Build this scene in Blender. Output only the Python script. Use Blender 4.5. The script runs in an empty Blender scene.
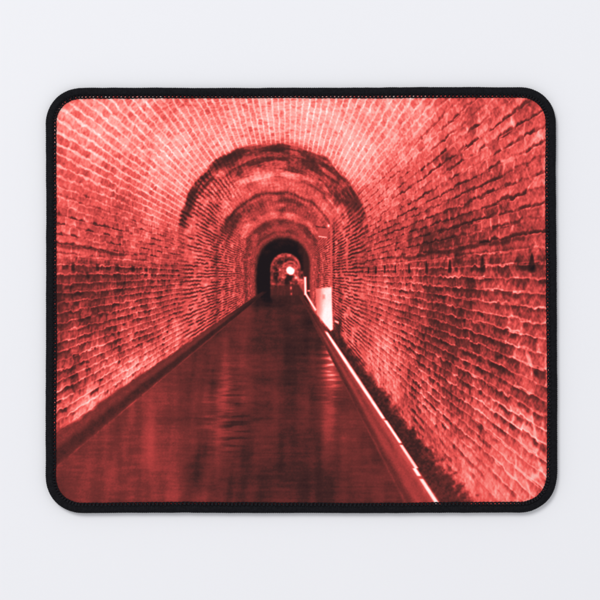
import bpy, math
import numpy as np

C = bpy.context.scene.collection
U = 0.24 / 511.0                      # one photo pixel in metres (the pad is 24 cm wide)


def wx(px): return (px - 300.0) * U


def wy(py): return (300.0 - py) * U


# ---------------------------------------------------------------- camera, world, lamp, exposure
D = 0.95
cam = bpy.data.cameras.new("camera")
cam_o = bpy.data.objects.new("camera", cam)
C.objects.link(cam_o)
cam_o.location = (0, 0, D + 0.003)
cam.sensor_width = 36.0
cam.lens = 36.0 * D / (600 * U)
cam.clip_start = 0.01
cam.clip_end = 50
bpy.context.scene.camera = cam_o

w = bpy.data.worlds.new("World")
bpy.context.scene.world = w
w.use_nodes = True
bg = w.node_tree.nodes["Background"]
bg.inputs[0].default_value = (0.98, 0.975, 1.0, 1)
bg.inputs[1].default_value = 0.70


def area(name, loc, size, power, col):
    l = bpy.data.lights.new(name, 'AREA')
    l.shape = 'SQUARE'; l.size = size; l.energy = power; l.color = col
    o = bpy.data.objects.new(name, l)
    C.objects.link(o)
    o.location = loc
    v = -o.location
    o.rotation_euler = v.to_track_quat('-Z', 'Y').to_euler()
    return o


area("softbox_lamp", (-1.3, 1.9, 2.9), 1.3, 66.0, (1.0, 0.99, 0.97))

vs = bpy.context.scene.view_settings
bpy.context.scene.display_settings.display_device = 'sRGB'
vs.view_transform = 'Standard'
vs.look = 'None'
vs.exposure = 0
vs.gamma = 1


# ---------------------------------------------------------------- helpers
def lin(c):
    c = c / 255.0
    return c / 12.92 if c <= 0.04045 else ((c + 0.055) / 1.055) ** 2.4


def material(name):
    m = bpy.data.materials.new(name)
    m.use_nodes = True
    nt = m.node_tree
    return m, nt, nt.nodes["Principled BSDF"]


def node(nt, kind, **kw):
    n = nt.nodes.new(kind)
    for k, v in kw.items():
        setattr(n, k, v)
    return n


def mesh_obj(name, co, quads, mat, parent=None, smooth=True):
    me = bpy.data.meshes.new(name)
    co = np.ascontiguousarray(co, dtype=np.float32)
    quads = np.ascontiguousarray(quads, dtype=np.int32)
    n = quads.shape[0]
    kk = quads.shape[1]
    me.vertices.add(len(co)); me.vertices.foreach_set("co", co.ravel())
    me.loops.add(n * kk); me.loops.foreach_set("vertex_index", quads.ravel())
    me.polygons.add(n)
    me.polygons.foreach_set("loop_start", np.arange(0, n * kk, kk, dtype=np.int32))
    me.update(calc_edges=True)
    me.validate()
    me.polygons.foreach_set("use_smooth", np.full(len(me.polygons), smooth))
    me.materials.append(mat)
    o = bpy.data.objects.new(name, me)
    C.objects.link(o)
    if parent:
        o.parent = parent
    return o


# ---------------------------------------------------------------- the white surface under the pad
m_table, nt, bs = material("white_laminate")
tc = node(nt, 'ShaderNodeTexCoord')
nz = node(nt, 'ShaderNodeTexNoise'); nz.inputs['Scale'].default_value = 3.5; nz.inputs['Detail'].default_value = 4
rp = node(nt, 'ShaderNodeValToRGB')
rp.color_ramp.elements[0].color = (0.80, 0.813, 0.848, 1); rp.color_ramp.elements[0].position = .3
rp.color_ramp.elements[1].color = (0.813, 0.822, 0.852, 1); rp.color_ramp.elements[1].position = .7
nt.links.new(tc.outputs['Object'], nz.inputs['Vector'])
nt.links.new(nz.outputs['Fac'], rp.inputs['Fac'])
nt.links.new(rp.outputs['Color'], bs.inputs['Base Color'])
bs.inputs['Roughness'].default_value = 0.75
bs.inputs['Specular IOR Level'].default_value = 0.15
S = 0.9
tab = mesh_obj("tabletop", [(-S, -S, 0), (S, -S, 0), (S, S, 0), (-S, S, 0), (-S, -S, -.03), (S, -S, -.03), (S, S, -.03), (-S, S, -.03)],
               [(0, 1, 2, 3), (7, 6, 5, 4), (0, 4, 5, 1), (1, 5, 6, 2), (2, 6, 7, 3), (3, 7, 4, 0)], m_table, smooth=False)
tab["kind"] = "structure"
tab["label"] = "plain matte white surface the mouse pad lies on"

# --- the printed picture: a brick tunnel, worked out as one tone value per point of the cloth
def hsh(ix, iy, seed):
    n = (ix.astype(np.int64) * 374761393 + iy.astype(np.int64) * 668265263 + seed * 1274126177) & 0xFFFFFFFF
    n = ((n ^ (n >> 13)) * 1274126177) & 0xFFFFFFFF
    n = ((n ^ (n >> 16)) * 2246822519) & 0xFFFFFFFF
    return ((n ^ (n >> 15)) & 0xFFFF) / 65535.0


def vn(x, y, seed):
    ix = np.floor(x); iy = np.floor(y)
    fx = x - ix; fy = y - iy
    fx = fx * fx * (3 - 2 * fx); fy = fy * fy * (3 - 2 * fy)
    a = hsh(ix, iy, seed); b = hsh(ix + 1, iy, seed)
    c = hsh(ix, iy + 1, seed); d = hsh(ix + 1, iy + 1, seed)
    return (a + (b - a) * fx) * (1 - fy) + (c + (d - c) * fx) * fy


def fbm(x, y, seed, octs=3):
    t = 0.0; amp = 0.5; tot = 0.0
    for o in range(octs):
        t = t + amp * vn(x * 2 ** o + 17.3 * o, y * 2 ** o + 9.1 * o, seed + o)
        tot += amp; amp *= 0.55
    return t / tot


def sst(a, b, x):
    t = np.clip((x - a) / (b - a), 0, 1)
    return t * t * (3 - 2 * t)


def mix(a, b, f):
    return a + (b - a) * f


def blob(x, y, cx, cy, rx, ry, ang=0.0):
    c = math.cos(ang); s = math.sin(ang)
    u = ((x - cx) * c + (y - cy) * s) / rx
    w = (-(x - cx) * s + (y - cy) * c) / ry
    return np.exp(-(u * u + w * w))


def inpoly(x, y, pts, soft):
    d = np.full(x.shape, 1e9)
    n = len(pts)
    for i in range(n):                                  # convex, clockwise on the page
        x0, y0 = pts[i]; x1, y1 = pts[(i + 1) % n]
        L = math.hypot(x1 - x0, y1 - y0)
        d = np.minimum(d, ((x1 - x0) * (y - y0) - (y1 - y0) * (x - x0)) / L)
    return sst(-soft, soft, d)


VX, VY = 288.0, 274.0
CX, CY, RR = -0.4, 0.95, 2.5


def print_tone(px, py):
    dx = px - VX
    dy = VY - py
    dx = np.where(np.abs(dx) < 0.05, 0.05, dx)
    r2 = dx * dx + dy * dy + 1e-6
    dc = dx * CX + dy * CY
    q = (dc + np.sqrt(dc * dc + r2 * (RR * RR - CX * CX - CY * CY))) / r2
    wall = q * dy < CY
    q = np.where(wall, np.where(dx > 0, (CX + RR) / dx, (CX - RR) / dx), q)
    X = q * dx; Y = q * dy
    k = 1.0 / q
    th = np.arctan2(Y - CY, X - CX)
    s = np.where(wall, np.where(dx > 0, Y - CY, RR * math.pi + CY - Y), RR * th)
    hgt = np.where(wall, Y, CY + RR * np.sin(np.clip(th, 0, math.pi)) * 1.0)
    right = (dx > 0)
    side = np.where(right, 1.0, -1.0)
    z = 320.0 * q
    arch = np.clip(np.where(wall, 0.0, np.sin(np.clip(th, 0, math.pi))), 0, 1)   # 0 at the springing, 1 at the crown

    # ---- brickwork
    near = sst(14, 60, k)
    wob = (fbm(z * 1.1, s * .9, 3, 2) - .5) * .24
    v = s / .124 + wob
    iv = np.floor(v)
    jl = .14 + .10 * hsh(iv, iv * 0 + 3, 41)
    u = z / jl + 7 * hsh(iv, iv * 0 + 1, 42)
    v = v + ((hsh(np.floor(u), iv, 43) - .5) * .17 + (fbm(z * 15, s * 9, 5, 2) - .5) * .32) * near
    iv = np.floor(v)
    fv = v - iv
    up = np.where(right, fv, 1 - fv)
    up = np.where(wall | (arch < .5), up, fv)
    jl = .14 + .10 * hsh(iv, iv * 0 + 3, 41)
    u = z / jl + 7 * hsh(iv, iv * 0 + 1, 42) + (fbm(z * 6, s * 8, 9, 2) - .5) * .7
    iu = np.floor(u)
    fu = u - iu
    b1 = hsh(iu, iv, 51); b2 = hsh(iu, iv, 52)
    big = fbm(z * .7 + 3, s * .8, 61, 3)                    # patches
    mid = fbm(z * 3.2, s * 3.0, 62, 3)
    fin = fbm(z * 16, s * 13, 63, 3)
    hair = fbm(px * .55 + py * .22, py * .16 - px * .03, 65, 2)
    grain = vn(px * 1.1, py * 1.1, 66)

    # ---- broad light on the vault and the walls
    L = .535 + 0 * px
    L = L + .13 * sst(.15, .9, arch) * sst(37, 40, k)
    L = L + .13 * blob(px, py, 165, 160, 60, 36, .6) + .13 * blob(px, py, 385, 150, 42, 60, .55)
    L = L + .08 * blob(px, py, 290, 120, 60, 26) - .05 * blob(px, py, 480, 100, 70, 30, -.3)
    L = L - .05 * blob(px, py, 440, 170, 60, 40) - .10 * blob(px, py, 500, 230, 80, 60) - .10 * blob(px, py, 495, 330, 90, 45)
    L = L - .13 * blob(px, py, 430, 235, 60, 30, -.3) - .07 * blob(px, py, 505, 255, 60, 50) - .05 * blob(px, py, 75, 300, 45, 60) - .06 * blob(px, py, 150, 268, 60, 14)
    L = L + .07 * blob(px, py, 90, 120, 60, 40) - .10 * blob(px, py, 90, 285, 70, 60) - .05 * blob(px, py, 60, 210, 40, 30) - .04 * blob(px, py, 215, 275, 40, 30)
    L = L + .17 * blob(px, py, 85, 415, 55, 22, -.62) + .13 * blob(px, py, 140, 365, 60, 16, -.66) + .08 * blob(px, py, 205, 318, 45, 12, -.6)
    L = L + .12 * blob(px, py, 385, 350, 26, 50, -.6) + .08 * blob(px, py, 500, 460, 60, 42, .7)
    L = L + .05 * blob(px, py, 385, 290, 40, 20)
    L = L - .07 * blob(px, py, 455, 335, 45, 30, .5) - .06 * blob(px, py, 495, 320, 70, 60)

    low = sst(.35, .1, hgt)                                  # below the string course
    hi = np.where(right, sst(1.5, 2.6, hgt), sst(.75, 1.5, hgt))
    midh = (1 - low) * (1 - hi)
    det = sst(1.3, 4.0, .124 * k)                            # courses too fine to see far down the tunnel
    detu = sst(1.2, 4.5, jl / np.maximum(z / np.maximum(np.sqrt(r2), 1), 1e-4))

    # bright ledges and dark tops (low), ragged black gaps (middle), pale mortar (high)
    dline = np.minimum(up, 1 - up)
    line = sst(.20, .04, dline + (fin - .5) * .22)
    jd = np.minimum(fu, 1 - fu)
    joint = sst(.16, .03, jd + (fin - .5) * .2) * detu
    patchy = sst(.38, .62, mid)
    gap = sst(.34, .60, fbm(z * 2.6 + 5, iv * 1.7, 71, 2))
    T = L
    T = T + (b1 - .5) * .13 * detu * (1 - .4 * hi) + (mid - .5) * .22 + (big - .5) * .20 + (fin - .5) * .16 * det * (1 - .3 * hi)
    rough = fbm(px * .42 + .1 * py, py * .36, 67, 3) - .5
    T = T + rough * .15 * sst(20, 60, k) + (fbm(px * .9 - py * .35, py * .3 + px * .12, 68, 2) - .5) * .16 * right * sst(100, 200, dx)
    T = T + (hair - .5) * .17 * sst(90, 180, np.abs(dx)) * np.where(right, 1.0, .55)
    speck = fbm(z * 26, s * 20, 64, 2)
    # low
    topd = sst(.42, .92, up + (fin - .5) * .55)
    foot = sst(1.9, 2.35, -Y) * right
    thin = sst(.15, .02, np.abs(up - .03) + (fin - .5) * .12) + sst(.08, .0, 1 - up)
    T = T + det * low * ((.20 + .12 * patchy) * np.clip(thin, 0, 1) * (.45 + .55 * b2) * (1 - 1.25 * foot) + .05 * foot - (.13 * topd + .07) * (.45 + .9 * hsh(iu, iv, 53)) * (1 - .5 * foot) - .03)
    T = T + det * low * (speck - .5) * .24 * sst(0, .3, up)
    T = T + low * det * joint * (.07 * patchy + .11 * sst(480, 525, px) * sst(330, 360, py) - .10 * sst(.6, .3, mid) * (1 - foot))
    # dark pits in the brick tops
    T = T - det * low * .20 * sst(.60, .72, fbm(z * 6, s * 7, 77, 2)) * sst(.4, .7, up)
    # middle
    gapb = np.clip(.22 + .20 * right + gap * .6 + .7 * (hsh(iu, iv, 73) - .6), 0, 1)
    T = T - det * midh * .33 * sst(.24, .04, np.abs(up - .06) + (fin - .5) * .30 - .07 * hsh(iu, iv, 74)) * gapb
    T = T + det * midh * (.16 * joint * sst(.35, .6, fin) * (hsh(iu, iv, 75) > .4) + .17 * line * (1 - gapb) - .13 * topd * b2 + .12 * (speck - .5) - .13 * (b1 > .68) * (.3 + mid) + .07 * (b2 > .7))
    # high
    T = T + det * hi * (.04 + 0.17 * line * (.55 + .6 * sst(.3, .65, fin)) * (.5 + mid) + .045 * joint * sst(.35, .6, fin) - .05 * (1 - line) - .16 * (1 - line) * (1 - .5 * joint) * sst(.3, .95, b1) * (.3 + 1.2 * mid) + .20 * (speck - .5))
    # crown seen edge-on: fine cross lines
    T = T + hi * (vn(px * .22, py * .9, 81) - .5) * .12 * sst(.75, 1, arch)

    # string course with its open joints
    wr = wall & right & (dx > 60)
    ph = (1.0 / np.maximum(dx, 1) - .00410 ) / .00104
    nd = np.abs(ph - np.round(ph)) * .00104 * dx * dx
    nw = 1.0 + 4.2 * sst(90, 250, dx) * sst(.20, .02, Y)
    T = np.where(wr, T - .50 * sst(nw, nw * .35, nd) * sst(-.0, .04, Y) * sst(.20, .15, Y) * (.75 + .25 * (hsh(np.round(ph), ph * 0, 12) > .25)), T)
    wl = wall & (~right) & (dx < -140)
    ph = (1.0 / np.maximum(-dx, 1) - .00465) / .00060
    nd = np.abs(ph - np.round(ph)) * .0006 * dx * dx
    T = np.where(wl, T - .36 * sst(2.4, .8, nd) * sst(.03, .06, Y) * sst(.17, .13, Y), T)
    for sd, h0 in ((wr, .30), (wl, .365)):
        ww = Y - h0 - (fbm(z * 3, z * 0, 91, 2) - .5) * .10
        T = np.where(sd, T - .17 * sst(.04, .01, np.abs(ww)) * (.15 + .85 * sst(.35, .6, fbm(z * 1.5, z * 0, 93, 2))), T)
        T = np.where(sd, T + .12 * sst(.03, .008, np.abs(Y - h0 + .12)) + .10 * sst(.02, .006, np.abs(Y - .21)), T)
    # soot patches on the right wall
    T = T - .22 * blob(px, py, 441, 158, 13, 8) * (.4 + mid) - .20 * blob(px, py, 437, 244, 20, 8, -.35) * (.3 + 1.2 * mid)
    T = T - .14 * blob(px, py, 500, 175, 30, 6, -.3)

    # ---- the rings further down
    kw = k * (1 + (fbm(th * 5, k * .02, 101, 3) - .5) * .05)
    crown = sst(.10, .62, arch)
    streak = fbm(th * 4.5 + 9, k * .55, 103, 3)
    ks = np.array([0, 5.6, 6.3, 9.6, 10.6, 11.4, 12.2, 13.4, 14.6, 15.6, 16.4, 17.6, 18.6, 20.2, 21.4, 22.8, 23.6, 24.4, 26.6, 28.2, 30.0, 31.2, 33.0, 36.4, 37.6, 38.6, 60])
    tc = np.array([.3, .3, -.1, -.1, .36, .44, .30, .36, .28, .24, .46, .50, .36, .40, .30, .42, .22, .50, .55, .50, .40, .32, .26, .20, .24, .58, .6])
    tw = np.array([.3, .3, -.1, -.1, .28, .40, .44, .40, .30, .44, .46, .38, .46, .46, .36, .46, .44, .28, .46, .48, .47, .48, .48, .47, .44, .50, .5])
    ring_c = np.interp(kw, ks, tc) + (streak - .5) * .26 * sst(9, 16, k)
    ring_w = np.interp(kw, ks, tw)
    ring_c = mix(ring_c, .50, sst(.92, .70, arch) * (dx < 0) * sst(26, 29, k) * sst(35.2, 34.2, kw))
    # ragged soot of the first ring
    soot = sst(.36, .60, fbm(th * 4.5, k * .75, 107, 4)) * (.6 + .4 * sst(.3, .6, fbm(th * 11, k * .4, 108, 2)))
    ring_c = ring_c + np.where((k > 28) & (k < 38.2), (.55 - soot) * .24 * (1 - .7 * sst(.9, .7, arch) * (dx < 0) * sst(35, 34, k)), 0) + (fin - .5) * .14
    ring_c = ring_c + .14 * blob(px, py, 338, 200, 10, 26, -.7) * sst(31, 27, k) - .16 * blob(px, py, 318, 192, 20, 4, .75) 
    ring_c = ring_c - .20 * blob(px, py, 228, 158, 16, 7, -.35)
    rows = vn(th * 0 + s * 9.5, z * 1.4, 111)
    rows2 = sst(.25, .9, .5 + .5 * np.sin(2 * math.pi * (s / .15 + .5 * vn(z * 2, s * 3, 112)))) * (.45 + .55 * sst(.3, .6, vn(z * 4.5, s * 6, 113))) + .25 * (vn(z * 7, s * 8, 114) - .3)
    rq = s / .118 + .35 * (vn(z * 2, s * 3, 112) - .5) + .3 * (vn(z * 9, s * 7, 109) - .5)
    rd = sst(.34, .12, np.abs(rq - np.floor(rq) - .5)) * sst(.12, .55, vn(z * 2.2, s * 7, 110))
    ring_w = ring_w + .05 + (-.36 * rd + (rows - .5) * .10 + (fin - .5) * .14 + .05 * (rows2 - .4)) * sst(9, 13, k)
    ring_c = ring_c + (.04 - .28 * rd) * sst(22, 30, k) * sst(.98, .7, arch) * (dx < 0) + (rows2 - .42) * .06 * sst(14, 22, k) + (vn(px * .9, py * .9, 115) - .5) * .10
    cell = hsh(np.floor(z / .34 + 5 * hsh(np.floor(s / .15), s * 0, 116)), np.floor(s / .15), 117) - .5
    cfade = sst(10, 16, k)
    ring_w = ring_w + cell * .12 * cfade + (fbm(px * .35, py * .35, 118, 2) - .5) * .14 * cfade
    ring_c = ring_c + cell * .12 * cfade * sst(1.0, .6, arch) + (fbm(px * .16, py * .2, 119, 3) - .5) * .26 * cfade
    ring_w = np.where(right, ring_w + .02, ring_w)
    inside = sst(38.6, 37.4, kw)
    ringm = mix(ring_w, ring_c, crown)
    T = mix(T, ringm, inside * np.where(crown > .02, 1, sst(40, 33, k)))
    # the dark ring's foot fades out on the left, hatches on the right
    T = T - .26 * sst(1.6, .4, np.abs(kw - 36.6)) * sst(.30, .02, np.abs(arch - .26)) * (dx < 0)
    T = T - .17 * blob(px, py, 361, 226, 9, 26, -.1) * (.4 + 1.1 * rows2) - .16 * blob(px, py, 352, 258, 12, 16) * (.3 + 1.1 * rows2)
    T = T - .10 * blob(px, py, 366, 268, 16, 6)
    T = T - .20 * blob(px, py, 231, 226, 7, 12, .6) - .12 * blob(px, py, 212, 214, 4, 18, .35)
    T = T + .10 * blob(px, py, 243, 228, 5, 22, .55)

    T = .47 + (T - .47) * 1.13 + .03
    calm = blob(px, py, 492, 482, 62, 44, -.25)
    T = mix(T, .60 + .35 * (T - .52), .7 * calm)
    T = np.where(T < .22, .22 - (.22 - T) * .55, T)
    T = np.where(T < .15, .15 - (.15 - T) * .5, T)
    shade = sst(12.2, 8.0, kw + .25 * (vn(px * .4, py * .4, 160) - .5)) * (1 - .8 * sst(294, 310, px) * sst(244, 264, py))
    T = mix(T, .05 + .07 * (vn(px * .25, py * .25, 161)) * sst(285, 245, py) + .05 * sst(7.0, 9.5, kw), .96 * shade)
    T = T - .12 * sst(13.5, 10.0, kw) * (1 - sst(290, 312, px))
    T = np.where(T > .74, .74 + (T - .74) * .5, T)

    # ---- the far black arch, the mouth and the lamp
    inn = sst(6.4, 5.9, k)
    bl = blob(px, py, 262, 282, 5, 14) * .35
    T = T - bl * sst(5.9, 6.2, k)
    m = .25 + .30 * (vn(px * .5, py * .6, 121) - .5) + .12 * (vn(px * 1.1, py * .9, 122) - .5)
    m = m + .17 * sst(.55, .2, np.abs(k - 5.6)) * (py < 268)
    d2 = np.hypot((px - 290) / 8.5, (py - 272) / 10.5)
    m = mix(m, .40 + .30 * (vn(px * .55, py * .6, 125) - .5) - .10 * sst(272, 262, py), sst(1.12, .86, d2))
    m = m + .16 * sst(.16, .04, np.abs(d2 - 1.0)) * (py < 268)
    m = m - .26 * blob(px, py, 276.4, 277, 1.8, 8) - .12 * blob(px, py, 283, 262, 6, 3)
    m = m + .30 * blob(px, py, 273.5, 284, 2.2, 1) + .3 * blob(px, py, 283, 277.5, 1.8, 1) + .3 * blob(px, py, 280, 270, 1.3, 1.6)
    fl = sst(283, 286, py + .25 * (px - 285) * (px < 285))
    m = mix(m, .15 + .05 * (vn(px * .9, py * .15, 127) - .5), fl)
    m = m - .55 * blob(px, py, 288.8, 278.0, 3.0, 4.2) - .3 * blob(px, py, 286.6, 281, 1.6, 3) - .2 * blob(px, py, 292.5, 278, 1.6, 2.6) + .35 * blob(px, py, 295.6, 277.5, 1.4, 1.6)
    m = m + .55 * blob(px, py, 291, 288, .9, 1.7) + .45 * blob(px, py, 291.3, 294, .8, 1.3) + .35 * blob(px, py, 290.6, 283, .8, 1.2)
    m = m + .26 * inpoly(px, py, [(295, 275), (304, 280), (304, 293), (300, 287)], 1.2)
    m = mix(m, 1.0, sst(5.3, 3.0, np.hypot(px - 290.4, (py - 270.6) * 1.04) + 1.1 * (vn(px * .5, py * .5, 128) - .5)))
    m = m + .1 * blob(px, py, 290.5, 270.7, 9, 9)
    m = m - .10 * sst(296, 303, px) * (py < 272)
    T = mix(T, np.clip(m, .05, 1), np.maximum(inn, inpoly(px, py, [(270.5, 270), (304, 270), (304, 299), (270.5, 299)], .8)))

    # ---- pipe, sign box, post on the right
    T = mix(T, .53, inpoly(px, py, [(329.8, 215), (332.0, 215), (332.6, 292), (330.4, 292)], .6) * .8)
    T = T - .14 * inpoly(px, py, [(333, 222), (334.6, 222), (335, 290), (333.4, 290)], .8)
    T = mix(T, .44, inpoly(px, py, [(318, 228), (328, 228.5), (328, 237), (318, 236)], .6))
    T = mix(T, .92, .9 * inpoly(px, py, [(318.5, 235.8), (327, 237), (327, 238), (318.5, 236.8)], .5))
    T = T - .2 * inpoly(px, py, [(316, 226), (326, 227), (326, 228), (316, 227)], .5)
    T = mix(T, .88, inpoly(px, py, [(327.5, 224.5), (329.5, 224.5), (329.5, 227), (327.5, 227)], .6))
    T = mix(T, .10, .8 * inpoly(px, py, [(303.6, 252), (306.2, 252), (306.2, 279), (303.6, 279)], .8))

    # ---- roadway, kerbs
    g = np.maximum(py - VY, .01)
    a = dx / g                                             # slope from the vanishing point
    jag = (vn(py * .9, py * 0, 131) - .5)
    lane = .168 + 0 * px
    col1 = fbm(px * .085 + .012 * py, py * .012, 133, 3)
    col2 = vn(px * .16, py * .02 + 4, 134)
    rip = fbm(px * .03, py * .75, 135, 2)
    lane = lane + (col1 - .5) * .13 * sst(285, 225, px - .06 * (py - 400)) + (col2 - .5) * .07
    lane = lane + (rip - .5) * .045 + (fbm(px * .02, py * .05, 136, 3) - .5) * .11 + (fbm(px * .09, py * .3, 138, 3) - .5) * .07 + (grain - .5) * .012 + (fbm(px * .5, py * .5, 137, 2) - .5) * .03
    lane = lane + .03 * sst(350, 390, py) * sst(470, 420, py) * sst(215, 260, px) + .095 * sst(275, 160, px) * sst(310, 400, py)
    lane = lane + .06 * blob(px, py, 146, 412, 8, 38) + .06 * blob(px, py, 152, 455, 5, 40) + .07 * blob(px, py, 176, 470, 14, 40)
    lane = lane + .05 * blob(px, py, 115, 478, 12, 26) + .07 * blob(px, py, 245, 350, 9, 48) + .05 * blob(px, py, 226, 360, 10, 40)
    rj = (fbm(py * .42, py * 0, 139, 2) - .5) * 26
    stripe = sst(.46, .66, vn(px * .05, py * .6, 140))
    lane = lane + .12 * blob(px + rj, py, 217, 425, 9, 34) + .08 * blob(px + rj, py, 224, 392, 6, 26)
    lane = lane - .09 * blob(px, py, 236, 400, 13, 42) * stripe - .08 * blob(px, py, 230, 435, 16, 14) * stripe - .08 * blob(px, py, 194, 470, 8, 18) - .07 * blob(px, py, 208, 485, 14, 10)
    lane = lane - .08 * blob(px, py, 213, 393, 5, 22) - .05 * blob(px, py, 286, 480, 55, 22)
    lane = lane - .05 * blob(px, py, 300, 420, 30, 60) - .03 * blob(px, py, 280, 330, 20, 30)
    # the white box mirrored in the wet floor
    lane = lane + (.30 * blob(px + rj * .22, py, 331, 366, 6.5, 26) + .10 * blob(px, py, 331, 372, 14, 40)) * sst(336, 350, py) * (.55 + .9 * stripe)
    lane = lane + .11 * blob(px + rj * .2, py, 328, 425, 7, 26) + .05 * blob(px, py, 345, 440, 16, 20) + .07 * blob(px, py, 372, 480, 26, 26)
    lane = lane - .07 * blob(px, py, 311, 322, 9, 14) - .06 * blob(px, py, 306, 345, 20, 12)
    lane = lane - .05 * sst(310, 300, py) - .15 * blob(px, py, 265, 302, 15, 8)
    lane = lane - .015 * sst(1.2, .4, np.abs(py - 416 - .01 * px)) - .035 * sst(1.2, .4, np.abs(py - 487)) * (px > 330)
    on = sst(293, 300, py) * sst(-1.215, -1.19, a) 
    T = mix(T, lane, on * sst(.53, .50, a))
    fk = sst(288, 296, py)
    # right kerb face
    face = .305 + .07 * sst(320, 480, py) * (fbm(px * .2, py * .1, 143, 2)) + (grain - .5) * .03 + (fbm(px * .35 - py * .2, py * .07, 144, 2) - .5) * .07
    face = face - .17 * sst(.05, .005, np.abs(a - .522)) * sst(300, 360, py) + .04 * sst(360, 480, py) - .05 * sst(.03, 0, np.abs(a - .60 ))
    face = face - .14 * sst(345, 310, py)
    T = mix(T, face, sst(.50, .525, a) * sst(.70, .66, a) * sst(296, 300, py))
    # gutter and wall foot
    rag = (fbm(px * .22, py * .22, 147, 3) - .5)
    gut = .12 + (fbm(px * .5, py * .5, 148, 3) - .5) * .20 + .06 * sst(440, 500, py)
    T = mix(T, gut, sst(.655, .67, a) * sst(.86, .75, a + rag * .13 - .03 * sst(400, 330, py)) * sst(322, 334, py))
    # bright steel edge, broken at its joints
    lw = .0145 + .021 * sst(445, 340, py)
    off = np.where(py > 468, -.012, 0.0) + np.where((py > 420) & (py < 445), .004, 0.0)
    edge = sst(lw, lw * .35, np.abs(a - .662 - off)) * sst(330, 333, py)
    brk = 1 - sst(2.0, .8, np.abs(py - 477.5)) - .55 * sst(1.4, .5, np.abs(py - 419.5)) - .8 * sst(1.4, .5, np.abs(py - 444))
    T = mix(T, .93 - .10 * (vn(py * .2, py * 0, 151)), edge * np.clip(brk, 0, 1) * np.where(py > 446, .92, 1.0))
    T = T + .10 * sst(.05, .0, np.abs(a - .655)) * sst(330, 340, py) * (a < .67)
    # the white box with a small plate, the far post and its rail
    T = mix(T, .06, .75 * inpoly(px, py, [(334, 318), (341, 320), (341, 338), (334, 332)], 2.0))
    box = inpoly(px, py, [(315.3, 288.5), (331.8, 286.6), (333.2, 329.5), (330.5, 331), (316.5, 314)], .8)
    T = mix(T, np.clip(.60 + .34 * sst(316.5, 326.5, px) - .20 * sst(3, 0, np.abs(px - 333.2)) - .10 * sst(3, 0, py - 287) + .05 * (vn(px * .4, py * .2, 153) - .5) + .12 * sst(300, 325, py), 0, .97), box)
    T = T - .16 * inpoly(px, py, [(322.6, 294.6), (325.3, 294.6), (325.3, 299), (322.6, 299)], .9)
    T = mix(T, .85, inpoly(px, py, [(334.6, 319.8), (338.8, 321.6), (338.8, 324), (334.6, 322)], .8))
    T = mix(T, .93, inpoly(px, py, [(303.9, 276.8), (306.4, 276.8), (306.8, 295), (304.2, 295)], .7))
    T = mix(T, .93, inpoly(px, py, [(304.5, 294), (307.0, 294), (316.5, 309.5), (315.4, 311.5)], .7))
    T = mix(T, .75, inpoly(px, py, [(307.5, 290), (310.0, 290), (310.0, 291.6), (307.5, 291.6)], .5))
    # left kerb
    rg = (fbm(px * .10, py * .10, 157, 2) - .5) * .06
    lk = .215 + (fbm(px * .25, py * .25, 158, 2) - .5) * .06 + .06 * sst(300, 440, py) + (grain - .5) * .02
    lk = lk - .13 * sst(.10, .02, np.abs(a + 1.27 + rg * .5)) - .02 * sst(.03, .0, np.abs(a + 1.42))
    lk = mix(lk, .05, .7 * sst(330, 300, py))
    T = mix(T, lk, sst(-1.19, -1.215, a + rg * .25) * sst(-1.49, -1.43, a + rg) * sst(286, 294, py))
    T = T + (grain - .5) * .03 + (vn(px * 2, py * 2, 167) - .5) * .03
    return np.clip(T, 0.0, 1.0)


def soften(T):
    for ax in (0, 1):
        P = np.pad(T, [(1, 1) if i == ax else (0, 0) for i in (0, 1)], mode='edge')
        T = (P[:-2] + 2 * P[1:-1] + P[2:]) / 4 if ax == 0 else (P[:, :-2] + 2 * P[:, 1:-1] + P[:, 2:]) / 4
    return T


# ---------------------------------------------------------------- outline of the pad, in photo pixels
def outline(inset, step=0.5):
    """closed loop of points and outward normals along the pad's edge, moved inwards by inset"""
    c = [((45.6, 87.6), 37.0), ((556.2, 86.8), 37.0), ((558.0, 513.2), 40.0), ((45.4, 513.4), 37.5)]
    pts = []
    n = 4
    for i in range(n):
        p, r = np.array(c[i][0]), c[i][1]
        a = np.array(c[i - 1][0]) - p; a = a / np.linalg.norm(a)
        b = np.array(c[(i + 1) % n][0]) - p; b = b / np.linalg.norm(b)
        for j in range(40):
            t = math.pi / 2 * j / 39
            e = 2 / 2.12
            pts.append(p + a * r * (1 - abs(math.sin(t)) ** e) + b * r * (1 - abs(math.cos(t)) ** e))
    pts = np.array(pts)
    q = np.vstack([pts, pts[:1]])
    L = np.concatenate([[0], np.cumsum(np.linalg.norm(np.diff(q, axis=0), axis=1))])
    N = int(round(L[-1] / step))
    s = np.arange(N) * L[-1] / N
    P = np.stack([np.interp(s, L, q[:, 0]), np.interp(s, L, q[:, 1])], 1)
    W = int(6 / step)                                     # ease the polygon's direction changes
    T = np.roll(P, -W, 0) - np.roll(P, W, 0)
    T /= np.linalg.norm(T, axis=1, keepdims=True)
    Nn = np.stack([T[:, 1], -T[:, 0]], 1)                 # outward (the page's y runs down, the loop runs clockwise)
    z0 = s * 0
    # the hand-guided hem is never quite straight: whole numbers of waves so that the loop closes
    ph = s / L[-1] * 2 * math.pi
    wav = .22 * np.sin(5 * ph + .6) + .10 * np.sin(13 * ph + 2.1) + .06 * np.sin(29 * ph + .3) + .04 * np.sin(61 * ph)
    P = P + Nn * wav[:, None]
    return P - Nn * inset, Nn, s, L[-1]


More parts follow.
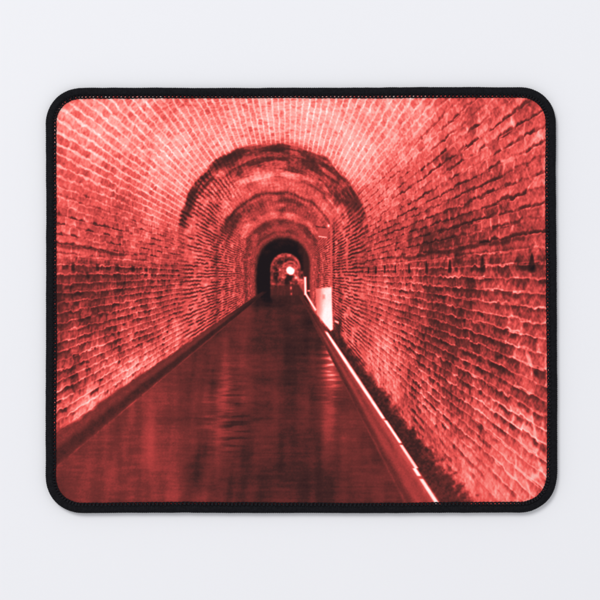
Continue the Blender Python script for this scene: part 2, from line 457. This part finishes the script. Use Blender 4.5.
def inside_mask(gx, gy, inset):
    P, _, _, _ = outline(inset, 1.5)
    ys = gy[:, 0]
    ok = np.zeros(gx.shape, bool)
    x0, y0 = P[:, 0], P[:, 1]
    x1, y1 = np.roll(x0, -1), np.roll(y0, -1)
    for r, yy in enumerate(ys):
        hit = (y0 > yy) != (y1 > yy)
        xs = np.sort(x0[hit] + (yy - y0[hit]) / (y1[hit] - y0[hit]) * (x1[hit] - x0[hit]))
        if len(xs) >= 2:
            ok[r] = (gx[r] > xs[0]) & (gx[r] < xs[-1])
    return ok


# ---------------------------------------------------------------- materials of the pad
STOPS = [(0, (26, 19, 23)), (.12, (66, 34, 33)), (.25, (116, 46, 44)), (.4, (180, 62, 60)), (.55, (236, 88, 83)),
         (.68, (248, 132, 124)), (.82, (246, 184, 176)), (.95, (255, 235, 232)), (1, (255, 250, 250))]
m_print, nt, bs = material("printed_cloth")
at = node(nt, 'ShaderNodeAttribute', attribute_name="tone")
rp = node(nt, 'ShaderNodeValToRGB')
els = rp.color_ramp.elements
while len(els) < len(STOPS):
    els.new(.5)
for e, (p, c) in zip(els, STOPS):
    e.position = p
    e.color = (lin(c[0]), lin(c[1]), lin(c[2]), 1)
nt.links.new(at.outputs['Fac'], rp.inputs['Fac'])
tc = node(nt, 'ShaderNodeTexCoord')
wv = []
for ax in ('X', 'Y'):                                     # the weave of the cloth
    t = node(nt, 'ShaderNodeTexWave', wave_type='BANDS', bands_direction=ax)
    t.inputs['Scale'].default_value = 20.0 / 0.0125 * .25
    t.inputs['Distortion'].default_value = 1.2
    t.inputs['Detail'].default_value = 2
    t.inputs['Detail Scale'].default_value = 1.5
    nt.links.new(tc.outputs['Object'], t.inputs['Vector'])
    wv.append(t)
mx = node(nt, 'ShaderNodeMath', operation='MULTIPLY')
nt.links.new(wv[0].outputs['Fac'], mx.inputs[0]); nt.links.new(wv[1].outputs['Fac'], mx.inputs[1])
bp = node(nt, 'ShaderNodeBump'); bp.inputs['Strength'].default_value = .22; bp.inputs['Distance'].default_value = .00012
nt.links.new(mx.outputs[0], bp.inputs['Height'])
nt.links.new(bp.outputs['Normal'], bs.inputs['Normal'])
nt.links.new(rp.outputs['Color'], bs.inputs['Base Color'])
bs.inputs['Roughness'].default_value = .9
bs.inputs['Specular IOR Level'].default_value = .08


def black_material(name, c0, c1, scale, rough):
    m, nt, bs = material(name)
    tc = node(nt, 'ShaderNodeTexCoord')
    nz = node(nt, 'ShaderNodeTexNoise'); nz.inputs['Scale'].default_value = scale; nz.inputs['Detail'].default_value = 5
    rp = node(nt, 'ShaderNodeValToRGB')
    rp.color_ramp.elements[0].position = .35; rp.color_ramp.elements[1].position = .7
    rp.color_ramp.elements[0].color = (*c0, 1); rp.color_ramp.elements[1].color = (*c1, 1)
    nt.links.new(tc.outputs['Object'], nz.inputs['Vector'])
    nt.links.new(nz.outputs['Fac'], rp.inputs['Fac'])
    nt.links.new(rp.outputs['Color'], bs.inputs['Base Color'])
    bp = node(nt, 'ShaderNodeBump'); bp.inputs['Strength'].default_value = .3; bp.inputs['Distance'].default_value = .0002
    nt.links.new(nz.outputs['Fac'], bp.inputs['Height']); nt.links.new(bp.outputs['Normal'], bs.inputs['Normal'])
    bs.inputs['Roughness'].default_value = rough
    bs.inputs['Specular IOR Level'].default_value = .12
    return m


m_thread = black_material("black_thread", (.003, .003, .0045), (.007, .007, .0095), 900, .8)
m_stitch = black_material("black_stitching_thread", (.004, .004, .006), (.009, .008, .011), 1500, .7)
m_rubber = black_material("black_rubber", (.012, .012, .013), (.020, .020, .021), 600, .8)

# ---------------------------------------------------------------- the mouse pad
pad = bpy.data.objects.new("mouse_pad", None)
C.objects.link(pad)
pad["label"] = "rectangular mouse pad with a red brick tunnel printed on it and a black stitched edge"
pad["category"] = "mouse pad"
TH = .0028                                                # top of the cloth

# rubber sheet under the cloth
P, Nn, s, LL = outline(4.0, 2.0)
n = len(P)
ring = [(0.6, .0003), (0.0, .0007), (0.0, .0021), (0.6, TH - .0003)]
co = []
for ins, z in ring:
    Q = P - Nn * ins
    co += [(wx(a), wy(b), z) for a, b in Q]
quads = []
for r in range(len(ring) - 1):
    for i in range(n):
        j = (i + 1) % n
        quads.append((r * n + i, r * n + j, (r + 1) * n + j, (r + 1) * n + i))
base = mesh_obj("rubber_base", co, quads, m_rubber, pad)
import bmesh
bm = bmesh.new(); bm.from_mesh(base.data); bm.verts.ensure_lookup_table()
bm.faces.new([bm.verts[i] for i in range(n)])
bm.faces.new([bm.verts[3 * n + i] for i in range(n)][::-1])
bmesh.ops.recalc_face_normals(bm, faces=bm.faces)
bm.to_mesh(base.data); bm.free()

# printed cloth
RES = 2.0
gx0, gx1, gy0, gy1 = 51.0, 553.0, 92.0, 509.0
gy, gx = np.mgrid[gy0:gy1:1 / RES, gx0:gx1:1 / RES]
tone = soften(print_tone(gx, gy))
wide = tone
for _ in range(6):
    wide = soften(wide)
tone = np.clip(tone + .25 * (tone - wide) * sst(.15, .3, wide), 0, 1)      # the photo on the cloth was sharpened for printing
H, Wd = tone.shape
ok = inside_mask(gx, gy, 6.5)
idx = np.arange(H * Wd).reshape(H, Wd)
fm = ok[:-1, :-1] & ok[1:, :-1] & ok[:-1, 1:] & ok[1:, 1:]
qd = np.stack([idx[1:, :-1][fm], idx[1:, 1:][fm], idx[:-1, 1:][fm], idx[:-1, :-1][fm]], 1)
used = np.unique(qd)
remap = np.zeros(H * Wd, np.int64); remap[used] = np.arange(len(used))
zz = TH + .00008 * (fbm(gx * .012, gy * .012, 301, 2) - .5)   # cloth is never dead flat
co = np.stack([wx(gx).ravel(), wy(gy).ravel(), zz.ravel()], 1)[used]
cloth = mesh_obj("printed_surface", co, remap[qd], m_print, pad)
att = cloth.data.attributes.new("tone", 'FLOAT', 'POINT')
att.data.foreach_set("value", tone.ravel()[used].astype(np.float32))

# hem: overlocked black thread wound round the edge, one ridge per turn
PITCH = 2.05
HW, HH = 4.75, .00185                                     # half width in photo pixels, half height in metres
P, Nn, s, LL = outline(HW, .41)
turns = round(LL / PITCH)
M = 22
N = len(P)
co = np.zeros((N, M, 3))
for j in range(M):
    t = 2 * math.pi * j / M
    ct, st = math.cos(t), math.sin(t)
    e = 2 / 2.5
    uu = math.copysign(abs(ct) ** e, ct); ww = math.copysign(abs(st) ** e, st)
    phase = 2 * math.pi * (s / LL * turns) + 1.1 * ct + 1.5 * hsh(np.floor(s / PITCH), s * 0 + 2, 401) * .4
    rid = 1 - .055 * (.5 - .5 * np.cos(phase)) ** 1.5 + .035 * (vn(s * .8, s * 0 + j * .35, 403) - .5) + .05 * (vn(s * .09, s * 0, 404) - .5)
    off = HW * uu * rid
    xy = P + Nn * off[:, None]
    co[:, j, 0] = wx(xy[:, 0]); co[:, j, 1] = wy(xy[:, 1])
    co[:, j, 2] = HH * 1.0 + HH * ww * rid
co[:, :, 2] = np.maximum(co[:, :, 2], .00002)
ii = np.arange(N)[:, None]; jj = np.arange(M)[None, :]
a = ii * M + jj; b = ((ii + 1) % N) * M + jj; c = ((ii + 1) % N) * M + (jj + 1) % M; d = ii * M + (jj + 1) % M
hem = mesh_obj("edge_binding", co.reshape(-1, 3), np.stack([a, d, c, b], -1).reshape(-1, 4), m_thread, pad)


# stitching: a chain of loops along the inner side and the short threads that tie it to the hem
def tube(centres, radii, m=6):
    centres = np.asarray(centres, float); k = len(centres)
    tan = np.gradient(centres, axis=0)
    tan /= np.linalg.norm(tan, axis=1, keepdims=True) + 1e-12
    up = np.tile(np.array([0, 0, 1.0]), (k, 1))
    sd = np.cross(tan, up); sd /= np.linalg.norm(sd, axis=1, keepdims=True) + 1e-9
    nn = np.cross(sd, tan)
    an = np.arange(m) * 2 * math.pi / m
    v = centres[:, None] + (sd[:, None] * np.cos(an)[None, :, None] + nn[:, None] * np.sin(an)[None, :, None]) * np.asarray(radii)[:, None, None]
    f = [(i * m + j, (i + 1) * m + j, (i + 1) * m + (j + 1) % m, i * m + (j + 1) % m) for i in range(k - 1) for j in range(m)]
    return v.reshape(-1, 3), np.array(f)


vs_, fs_ = [], []
nv = 0
SP = 3.95
cnt = round(LL / SP)
P0, N0, s0, _ = outline(0.0, .41)


def on_edge(sv, inset, z):
    i = (sv / LL * len(P0)) % len(P0)
    i0 = int(i) % len(P0); i1 = (i0 + 1) % len(P0); f = i - int(i)
    p = P0[i0] * (1 - f) + P0[i1] * f
    nrm = N0[i0] * (1 - f) + N0[i1] * f
    q = p - nrm * inset
    return (wx(q[0]), wy(q[1]), z)


rng = np.random.RandomState(5)
for i in range(cnt):
    s1 = i * SP * (LL / SP / cnt) + rng.uniform(-.25, .25)
    pt = LL / cnt
    ins = 10.15 + .35 * math.sin(s1 * .021) + rng.uniform(-.15, .15)
    zt = TH + .00012
    # one loop of the chain, slightly bowed
    cs = [on_edge(s1 + pt * t, ins + .35 * math.sin(math.pi * t), zt + .00010 * math.sin(math.pi * t)) for t in (-.08, .2, .5, .8, 1.08)]
    v, f = tube(cs, np.array([.45, .62, .68, .62, .45]) * U)
    vs_.append(v); fs_.append(f + nv); nv += len(v)
    # the tie thread, leaning a little
    nrm_ = N0[int(s1 / LL * len(P0)) % len(P0)]
    wdt = rng.uniform(1.15, 1.5) + .28 * max(0, nrm_[0] * .6 + nrm_[1])
    cs = [on_edge(s1 + .2, ins + .3, zt), on_edge(s1 + .6, ins - 1.2, zt + .0002), on_edge(s1 + .95, ins - 2.9, zt + .00035)]
    v, f = tube(cs, np.array([.8, 1.0, 1.15]) * wdt * U)
    vs_.append(v); fs_.append(f + nv); nv += len(v)
stitch = mesh_obj("stitching", np.concatenate(vs_), np.concatenate(fs_), m_stitch, hem)
